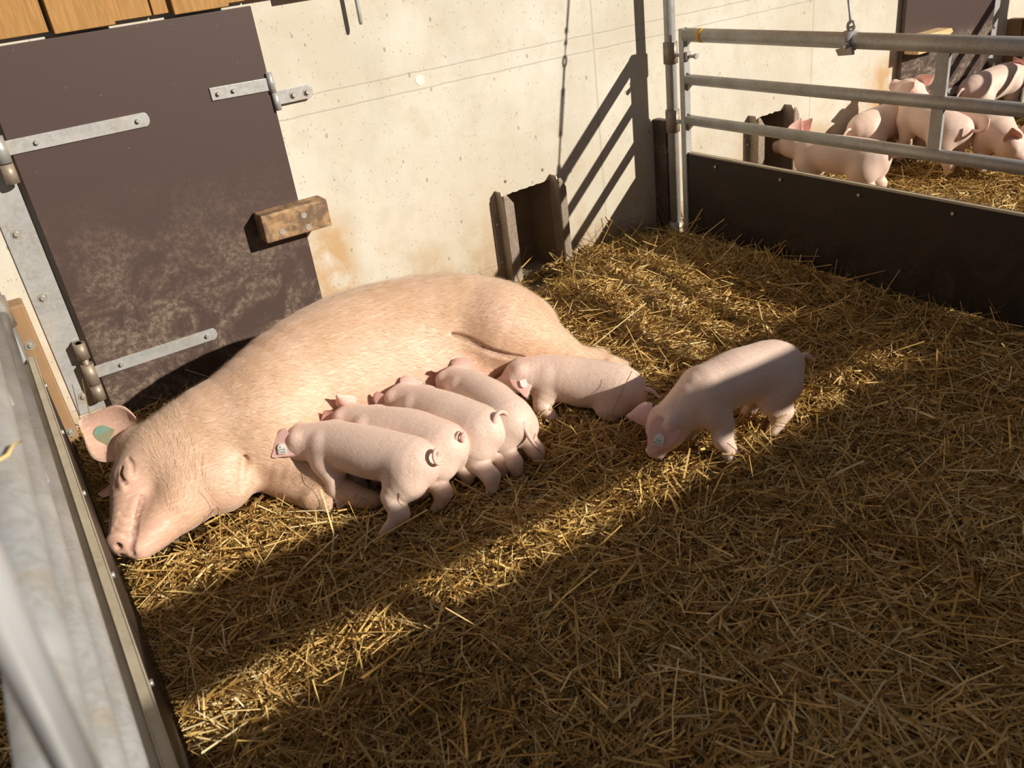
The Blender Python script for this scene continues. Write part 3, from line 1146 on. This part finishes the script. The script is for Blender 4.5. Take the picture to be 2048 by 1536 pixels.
    bristles(o, B, 34000, lambda p: np.where((p[:, 0] < -2.78)[:, None], np.array((.45, .8, .1)), np.array((1., -.25, -.35))), .018, .040, .00035, M['bristle'],
             lambda p: ~((p[:, 0] < -2.93) & (p[:, 1] < -.86)))
    return o


bm_ = NM('pale_bristle', (.78, .58, .38), .6)
M['bristle'] = bm_.m
M['down'] = NM('piglet_down', (.86, .72, .62), .6).m
build_sow()


# ------------------------------------------------------------------ piglets
def piglet(label, group, J, s=1.0, tail='curl', lying=False, h=.0065, tagside=None, tagtext=None, flare=1., earw=.036, dirt=.25, girth=1.0, fur=0):
    B = Body()
    P = {k: np.array(v, float) for k, v in J.items()}
    hip, mid, sh, hd, sn, tl = (P[k] for k in ('hip', 'mid', 'sh', 'head', 'sn', 'tail'))
    fw_ = nz(sh - hip)
    up = np.array((0, 0, 1.))
    lf = nz(np.cross(up, fw_))
    G = s * girth
    nk = sh * .45 + hd * .55
    B.chain([(*(tl * .5 + hip * .5), .058 * G), (*hip, .078 * G), (*(hip * .5 + mid * .5), .080 * G), (*(mid - up * .004), .083 * G),
             (*(mid * .5 + sh * .5), .079 * G), (*sh, .075 * G), (*nk, .064 * G), (*hd, .055 * s)], .03 * s)
    for q in (1, -1):
        B.ell(hip + lf * q * .036 * G + fw_ * .012 * s - up * .022 * s, (.068 * s, .048 * s, .074 * s), (fw_, lf, up), .022 * s)
        B.ell(sh + lf * q * .040 * G - up * .008 * s, (.044 * s, .040 * s, .070 * s), (fw_, lf, up), .018 * s)
    # legs
    for key, top, q, hind in (('hl', hip, 1, True), ('hr', hip, -1, True), ('fl', sh, 1, False), ('fr', sh, -1, False)):
        if key not in P:
            P[key] = np.array((*(top + lf * q * .05 * s + fw_ * (-.012 if hind else .01) * s)[:2], 0.))
        ft = P[key]
        a = top + lf * q * .044 * G - up * .045 * s
        ft = np.array((ft[0], ft[1], max(ft[2], 0) + .012 * s))
        if lying:
            B.chain([(*a, .045 * s), (*(a * .4 + ft * .6 + fw_ * .03 * s), .032 * s), (*ft, .02 * s)], .025 * s, dirt=dirt)
            continue
        d = ft - a
        if hind:
            k1, k2 = a + d * .30 + fw_ * .026 * s, a + d * .60 - fw_ * .020 * s
            r = (.055, .043, .0255, .0205, .020)
        else:
            k1, k2 = a + d * .32 - fw_ * .012 * s, a + d * .62 + fw_ * .006 * s
            r = (.045, .036, .0245, .0205, .020)
        k3 = a + d * .87 - fw_ * .004 * s
        B.chain([(*a, r[0] * s), (*k1, r[1] * s), (*k2, r[2] * s)], .028 * s)
        B.chain([(*k2, r[2] * s), (*k3, r[3] * s)], .02 * s, dirt=dirt * .5)
        tf = ft + fw_ * .012 * s
        for e in (-1, 1):
            B.chain([(*k3, r[3] * .8 * s), (*(tf + lf * e * .0075 * s - up * .002), .013 * s)], .006 * s, dirt=dirt + .35)
    # head
    hf = nz(sn - hd)
    hu = nz(up - hf * (up @ hf)) if abs(hf[2]) < .95 else nz(fw_ - hf * (fw_ @ hf))
    hl_ = np.cross(hu, hf)
    B.chain([(*(hd + hf * .02 * s), .048 * s), (*(hd * .45 + sn * .55 - hu * .004 * s), .036 * s), (*(sn - hf * .012 * s), .0265 * s)], .022 * s, pink=.15)
    B.ell(hd - hu * .024 * s + hf * .012 * s, (.05 * s, .044 * s, .034 * s), (hf, hl_, hu), .025 * s)
    B.ell(sn, (.010 * s, .029 * s, .026 * s), (hf, hl_, hu), .008 * s, pink=.9, dirt=dirt * .6)
    for q in (1, -1):
        a = sn + hf * .006 * s + hl_ * q * .010 * s
        B.cone(a, a + hf * .02 * s, .0045 * s, .0045 * s, .003 * s, sub=True, dark=.7)
        B.ell(hd + hf * .028 * s + hl_ * q * .037 * s + hu * .022 * s, (.016 * s, .010 * s, .012 * s), (hf, hl_, hu), .012 * s)
    # mouth
    a = sn - hf * .012 * s - hu * .022 * s
    for q in (1, -1):
        B.cone(a + hl_ * q * .012 * s, a - hf * .05 * s + hl_ * q * .036 * s + hu * .004 * s, .003 * s, .003 * s, .005 * s, sub=True, dark=.5)
    tg = None
    for q, key in ((1, 'earL'), (-1, 'earR')):
        b0 = hd + hu * .036 * s + hl_ * q * .034 * s - hf * .012 * s
        tip = P[key] if key in P else b0 + (hu * .055 + hl_ * q * .055 - hf * .035) * s
        if key + 'b' in P:
            b0 = P[key + 'b']
        ax = tip - b0
        L = np.linalg.norm(ax)
        tip = b0 + ax / L * min(max(L, .08 * s), .105 * s)
        B.ell(b0 - hu * .008 * s, (.016 * s, .013 * s, .016 * s), (hf, hl_, hu), .03 * s, pink=.5)
        nr = hf * .5 + hl_ * q * .9 + hu * .25
        if key + 'n' in P:
            nr = P[key + 'n']
        fn, n_, t_ = B.ear(b0, tip, earw * s * (1.35 if tagside == q else 1), nr, -.18 if tagside == q else .5, .0045 * s, .05, (.8, .6), 13, 15, 1.5)
        if tagside == q:
            tg = (fn, n_, t_)
    B.ell(tl + fw_ * .012 * s - up * .035 * s, (.02 * s, .022 * s, .03 * s), (fw_, lf, up), .03 * s, pink=.7)
    # tail
    tb_ = tl - fw_ * .012 * s + up * .008
    n = 26
    tt = np.linspace(0, 1, n)
    if tail == 'curl':
        path = [tb_ - fw_ * (.004 + .034 * t) * s + up * (.020 * s * (1 - math.cos(t * 6.6))) - lf * .020 * s * math.sin(t * 6.6) for t in tt]
    elif tail == 'loop':
        path = [tb_ - fw_ * (.006 + .026 * t) * s - lf * (.024 * s * math.sin(t * 5.6)) * -1 + up * .024 * s * (1 - math.cos(t * 5.6)) for t in tt]
    elif tail == 'double':
        path = [tb_ - fw_ * (.004 + .030 * t) * s + up * (.014 * s * (1 - math.cos(t * 9.5)) + .012 * t) + lf * .018 * s * math.sin(t * 9.5) * (1 - .3 * t) for t in tt]
    elif tail == 'hang':
        path = [tb_ - fw_ * (.010 + .020 * math.sin(t * 2.2)) * s - up * .135 * s * t - lf * .05 * s * t * t for t in tt]
    elif tail == 'up':
        path = [tb_ - fw_ * (.085 * math.sin(t * 1.8)) * s + up * (.075 * t * t - .01) * s - lf * .02 * s * t for t in tt]
    else:
        path = [tb_ - fw_ * .055 * t * s + up * (.012 * math.sin(t * 4) - .012 * t) * s for t in tt]
    B.tube(path, .0085 * s, .0042 * s)
    org = ((hip[0] + sh[0]) / 2, (hip[1] + sh[1]) / 2, 0.)
    o = B.mesh('piglet', h * s, M['piglet'], org)
    tag(o, label, 'piglet', group)
    for q in (1, -1):
        ball(o, hd + hf * .033 * s + hl_ * q * .0415 * s + hu * .021 * s, .0068 * s)
    if fur:
        bristles(o, B, fur, lambda p: np.tile(-fw_ - .45 * up, (len(p), 1)), .008 * s, .016 * s, .00022, M['down'])
    if tg:
        fn, n_, t_ = tg
        back = tagtext == 'back'
        p = fn(0.05, .52)
        if back:
            ear_tag(o, np.array(p) + n_ * .004 * s, n_, t_, .024 * s, [], M['tag_white'], 'round white back plate of the ear tag', False)
        else:
            sg = -1 if tagtext[2] else 1
            ear_tag(o, np.array(p) + sg * n_ * (.003 if sg > 0 else .008 * s), sg * n_, tagtext[1], .028 * s, tagtext[0], M['tag_white'], 'white ear tag with printed numbers')
    return o


TXT = [('DE 09 000', 0, -.12, .2), ('1230359', 0, -.42, .27)]
GA = 'piglets suckling along the sow'
piglet('piglet suckling nearest the sow\'s head, numbered white tag in its ear', GA,
       dict(tail=(-2.235, -1.501, .19), hip=(-2.262, -1.445, .175), mid=(-2.337, -1.30, .18), sh=(-2.413, -1.155, .175), head=(-2.478, -1.085, .185), sn=(-2.535, -1.045, .105),
            fl=(-2.454, -1.270, 0), fr=(-2.371, -1.235, 0), hl=(-2.409, -1.491, 0), hr=(-2.279, -1.394, 0), earL=(-2.585, -1.075, .165), earR=(-2.434, -1.01, .25), earLn=(-.5, -.75, .45)),
       fur=9000, tail='curl', tagside=1, tagtext=(TXT, (.2, .3, .8), False))
piglet('piglet second from the sow\'s head, tail curled in a tight double twist', GA,
       dict(tail=(-2.121, -1.459, .19), hip=(-2.145, -1.425, .172), mid=(-2.190, -1.30, .18), sh=(-2.268, -1.165, .175), head=(-2.310, -1.085, .19), sn=(-2.335, -1.035, .10),
            fl=(-2.318, -1.235, 0), fr=(-2.252, -1.20, 0), hl=(-2.227, -1.491, 0), hr=(-2.090, -1.438, 0), earL=(-2.375, -1.05, .2), earR=(-2.316, -1.06, .26)),
       tail='double', fur=9000)
piglet('piglet third from the sow\'s head, tail curled in one open loop', GA,
       dict(tail=(-1.976, -1.457, .19), hip=(-2.005, -1.43, .172), mid=(-2.049, -1.297, .182), sh=(-2.088, -1.165, .178), head=(-2.120, -1.09, .19), sn=(-2.14, -1.045, .10),
            fl=(-2.125, -1.22, 0), fr=(-2.046, -1.20, 0), hl=(-2.055, -1.536, 0), hr=(-1.99, -1.48, 0), earL=(-2.175, -1.07, .19), earR=(-2.058, -1.078, .22), earLn=(-.4, -.9, .2)),
       fur=9000, tail='loop', tagside=1, tagtext=(TXT, (0, 0, 1), False))
piglet('piglet fourth from the sow\'s head, long tail hanging straight down', GA,
       dict(tail=(-1.905, -1.49, .19), hip=(-1.912, -1.44, .172), mid=(-1.905, -1.315, .18), sh=(-1.912, -1.18, .175), head=(-1.925, -1.10, .185), sn=(-1.935, -1.055, .10),
            fl=(-1.964, -1.23, 0), fr=(-1.88, -1.20, 0), hl=(-1.945, -1.51, 0), hr=(-1.855, -1.50, 0), earL=(-1.96, -1.05, .2), earR=(-1.845, -1.10, .235)),
       tail='hang', fur=9000)
piglet('piglet lying beside the sow\'s hind leg, its rump in shade', GA,
       dict(tail=(-1.415, -1.50, .10), hip=(-1.440, -1.41, .092), mid=(-1.515, -1.30, .102), sh=(-1.590, -1.205, .118), head=(-1.675, -1.15, .14), sn=(-1.755, -1.10, .10),
            fl=(-1.655, -1.29, .0), fr=(-1.53, -1.14, .0), hl=(-1.50, -1.44, .0), hr=(-1.35, -1.35, .0), earL=(-1.715, -1.235, .085), earR=(-1.655, -1.09, .26), earLn=(-.45, -.75, .5), earRn=(-.5, -.8, .3)),
       fur=9000, tail='short', lying=True, tagside=1, tagtext='back', girth=1.06)
piglet('piglet standing alone on the straw, head down, flank half in shade', None,
       dict(tail=(-1.050, -1.85, .20), hip=(-1.116, -1.815, .20), mid=(-1.253, -1.79, .205), sh=(-1.377, -1.765, .185), head=(-1.500, -1.73, .105), sn=(-1.560, -1.73, .022),
            fl=(-1.380, -1.887, 0), fr=(-1.394, -1.72, 0), hl=(-1.180, -1.887, 0), hr=(-1.150, -1.747, 0), earL=(-1.605, -1.755, .055), earLb=(-1.530, -1.775, .145), earR=(-1.575, -1.64, .13), earLn=(-.62, -.60, .45)),
       s=1.12, fur=9000, tail='short', tagside=1, tagtext=([('DE 09', 0, -.12, .24), ('05100', 0, -.42, .34)], (.4, .1, .8), False))
GN = 'piglets in the neighbouring pen'
S2 = 1.28
piglet('piglet behind the gate facing left with its snout at the little opening', GN,
       dict(tail=(.99, -.68, .25), hip=(.985, -.60, .222), mid=(.95, -.43, .230), sh=(.925, -.26, .232), head=(.885, -.17, .28), sn=(.855, -.06, .245), earL=(.885, -.195, .40), earR=(.965, -.215, .40), earLn=(-.5, -.8, .1), earRn=(-.5, -.8, .1)),
       S2, 'up', h=.008)
piglet('piglet by the wall behind the gate, head hidden behind the one raising its snout', GN,
       dict(tail=(1.42, -.15, .225), hip=(1.52, -.16, .218), mid=(1.66, -.175, .23), sh=(1.81, -.185, .235), head=(1.93, -.19, .25), sn=(2.05, -.20, .2)),
       S2, 'short', h=.009)
piglet('piglet behind the gate seen from behind, raising its snout', GN,
       dict(tail=(1.66, -.72, .255), hip=(1.640, -.635, .235), mid=(1.672, -.50, .262), sh=(1.715, -.36, .305), head=(1.735, -.30, .405), sn=(1.72, -.185, .44), hl=(1.564, -.704, 0), hr=(1.69, -.66, 0),
            earL=(1.64, -.38, .46), earR=(1.78, -.40, .49)),
       S2, 'up', h=.008)
piglet('piglet behind the gate walking towards the viewer, head lowered to the straw', GN,
       dict(tail=(1.985, -.36, .24), hip=(1.955, -.45, .225), mid=(1.885, -.63, .235), sh=(1.80, -.80, .225), head=(1.745, -.93, .165), sn=(1.755, -1.02, .075)),
       S2, 'short', h=.008)
piglet('piglet at the far end behind the gate, striped by the bars\' shadows', GN,
       dict(tail=(2.58, -.13, .235), hip=(2.67, -.14, .222), mid=(2.83, -.155, .235), sh=(2.97, -.17, .25), head=(3.06, -.19, .26), sn=(3.08, -.30, .20)),
       S2, 'short', h=.009)


# ------------------------------------------------------------------ straw bedding
def fbm(x, y, seed=0):
    r = np.random.default_rng(seed)
    z = np.zeros_like(x)
    for k in range(14):
        f = 1.6 * 1.33 ** k
        a = r.uniform(0, 2 * math.pi)
        z += np.sin((x * math.cos(a) + y * math.sin(a)) * f * 2 + r.uniform(0, 7)) / (1.22 ** k)
    return z / 4.


def bump2(x, y, cx, cy_, rx, ry):
    return np.exp(-((x - cx) / rx) ** 2 - ((y - cy_) / ry) ** 2)


def height(x, y):
    hgt = .014 * fbm(x, y, 3) + .008 * fbm(x * 3.2, y * 3.2, 8) - .014
    hgt = hgt + .075 * bump2(x, y, -.68, -.50, .26, .38) + .045 * bump2(x, y, -.95, -.75, .2, .3) + .03 * bump2(x, y, -.25, -.8, .3, .5)
    hgt = hgt + .03 * bump2(x, y, -2.58, -1.28, .16, .10)
    # trodden bare patches by the opening and along the wall, hollow under the sow
    hgt = hgt - .035 * bump2(x, y, -.95, -.16, .22, .15)
    hgt = hgt - .06 * bump2(x, y, -1.44, -1.86, .07, .06)
    sow = np.clip(1.25 - np.sqrt(((x + 2.1) / .8) ** 2 + ((y + .85) / .34) ** 2), 0, 1)
    hgt = hgt - .010 * sow
    hgt = np.where((x > 0), hgt * .5 - .012 - .02 * bump2(x, y, 1.1, -.75, .45, .35), hgt)
    return hgt


def litter_base():
    xs_ = np.arange(-4.4, 4.2, .03)
    ys_ = np.arange(-3.5, -.01, .03)
    X, Y = np.meshgrid(xs_, ys_, indexing='ij')
    Z = height(X, Y) - .016 + RNG.normal(0, .003, X.shape)
    nx, ny = X.shape
    I = np.arange(nx * ny).reshape(nx, ny)
    q = np.stack([I[:-1, :-1], I[1:, :-1], I[1:, 1:], I[:-1, 1:]], -1).reshape(-1, 4)
    me = bpy.data.meshes.new('litter')
    me.from_pydata(np.stack([X, Y, Z], -1).reshape(-1, 3).tolist(), [], q.tolist())
    me.polygons.foreach_set('use_smooth', np.ones(len(q), bool))
    me.materials.append(M['litter'])
    o = bpy.data.objects.new('straw_litter', me)
    COL.objects.link(o)
    tag(o, 'trodden brown litter covering the floor under the loose straw', 'litter', None, 'stuff')


def stalks(name, n, region, density, label, wmul=1.0):
    x0, x1, y0, y1 = region
    x = RNG.uniform(x0, x1, n * 2)
    y = RNG.uniform(y0, y1, n * 2)
    keep = RNG.uniform(0, 1, n * 2) < density(x, y)
    x, y = x[keep][:n], y[keep][:n]
    n = len(x)
    L = np.clip(RNG.lognormal(math.log(.080), .60, n), .02, .34)
    wd = np.clip(RNG.lognormal(math.log(.0024), .35, n), .0011, .0052) * wmul
    # local flow so that the straw lies in wisps
    az = fbm(x * 1.7, y * 1.7, 21) * 3.0 + RNG.normal(0, .95, n)
    tilt = RNG.normal(0, .21, n)
    wild = RNG.uniform(0, 1, n) < .05
    tilt = np.where(wild, RNG.normal(.1, .5, n), tilt)
    d = np.stack([np.cos(az) * np.cos(tilt), np.sin(az) * np.cos(tilt), np.sin(tilt)], 1)
    side = np.stack([-np.sin(az), np.cos(az), np.zeros(n)], 1)
    upv = np.cross(d, side)
    roll = RNG.uniform(0, math.pi, n)
    s2 = side * np.cos(roll)[:, None] + upv * np.sin(roll)[:, None]
    u2 = -side * np.sin(roll)[:, None] + upv * np.cos(roll)[:, None]
    z = height(x, y) + RNG.uniform(-.016, .016, n) + np.abs(np.sin(tilt)) * L * .30
    c = np.stack([x, y, z], 1)
    bendv = upv * RNG.normal(-.02, .05, n)[:, None] * L[:, None] + side * RNG.normal(0, .05, n)[:, None] * L[:, None]
    kink = RNG.uniform(0, 1, n) < .12
    bendv = np.where(kink[:, None], bendv * 3.5, bendv)
    rings = []
    for t, off, ws in ((-.5, -.5, 1), (0.05, 1, 1.0), (.5, -.5, .8)):
        ctr = c + d * (t * L)[:, None] + bendv * off
        for a in (0, 2.1, 4.2):
            rings.append(ctr + (s2 * math.cos(a) + u2 * (math.sin(a) * .42)) * (wd * ws)[:, None])
    Vt = np.stack(rings, 1)
    # no stalk runs through an animal
    ctr3 = Vt.reshape(n, 3, 3, 3).mean(2)
    bad = np.zeros(n, bool)
    for B in BODIES:
        lo = np.min([B.bb(q)[0] for q in B.p if not q[7]], 0) - .02
        hi = np.max([B.bb(q)[1] for q in B.p if not q[7]], 0) + .02
        ii = np.where((ctr3[:, 1] > lo).all(1) & (ctr3[:, 1] < hi).all(1))[0]
        if len(ii):
            P_ = np.concatenate([ctr3[ii], (ctr3[ii][:, :1] + ctr3[ii][:, 1:2]) / 2, (ctr3[ii][:, 1:2] + ctr3[ii][:, 2:]) / 2], 1)
            bad[ii] |= (B.ev(P_.reshape(-1, 3)).reshape(len(ii), 5) < .004).any(1)
    good = ~bad
    Vt = Vt[good]
    L = L[good]
    x, y = x[good], y[good]
    n = len(Vt)
    # keep the stalks inside their own pen
    Vt = Vt.reshape(-1, 3)
    Vt[:, 1] = np.minimum(Vt[:, 1], -.004 - .004 * RNG.uniform(0, 1, len(Vt)))
    Vt[:, 0] = np.clip(Vt[:, 0], x0 - .015, x1 + .015)
    quad = []
    for r in (0, 3):
        for k in range(3):
            quad.append((r + k, r + (k + 1) % 3, r + 3 + (k + 1) % 3, r + 3 + k))
    quad = np.array(quad)
    F = (np.arange(n)[:, None, None] * 9 + quad[None]).reshape(-1, 4)
    me = bpy.data.meshes.new(name)
    me.vertices.add(len(Vt))
    me.vertices.foreach_set('co', Vt.astype(np.float32).ravel())
    me.loops.add(F.size)
    me.loops.foreach_set('vertex_index', F.astype(np.int32).ravel())
    me.polygons.add(len(F))
    me.polygons.foreach_set('loop_start', np.arange(0, F.size, 4, dtype=np.int32))
    me.polygons.foreach_set('use_smooth', np.zeros(len(F), bool))
    me.update(calc_edges=True)
    tone = np.clip(RNG.beta(2.0, 1.7, n) + .12 * fbm(x * 1.3, y * 1.3, 5), 0, 1)
    at = me.attributes.new('tone', 'FLOAT', 'POINT')
    at.data.foreach_set('value', np.repeat(tone, 9).astype(np.float32))
    me.materials.append(M['straw'])
    o = bpy.data.objects.new(name, me)
    COL.objects.link(o)
    return tag(o, label, 'straw', None, 'stuff')


def dens_pen(x, y):
    d = np.ones_like(x)
    d = d * (1 - .93 * np.clip(1.35 * bump2(x, y, -.97, -.17, .20, .13), 0, 1))
    sow = np.sqrt(((x + 2.1) / .74) ** 2 + ((y + .80) / .24) ** 2)
    d = np.where(sow < 1, .05, d)
    d = np.where(((x + 2.93) / .17) ** 2 + ((y + .98) / .15) ** 2 < 1, .0, d)
    return d * np.where(y < -2.2, .9, 1)


def dens_far(x, y):
    d = .72 - .5 * bump2(x, y, 1.0, -.85, .45, .4) - .3 * bump2(x, y, .6, -.3, .3, .3)
    return np.clip(d, .1, 1) * np.where(y < -1.7, .25, 1)


litter_base()
stalks('straw_bedding', 105000, (-3.095, -.035, -3.25, -.02), dens_pen, 'deep golden straw bedding in the sow pen')
stalks('straw_bedding', 19000, (.04, 3.15, -2.0, -.03), dens_far, 'thin straw bedding in the neighbouring pen behind the gate')
stalks('straw_bedding', 6000, (-4.2, -3.17, -3.2, -1.2), lambda x, y: np.ones_like(x), 'shaded straw left of the near gate at the picture edge')
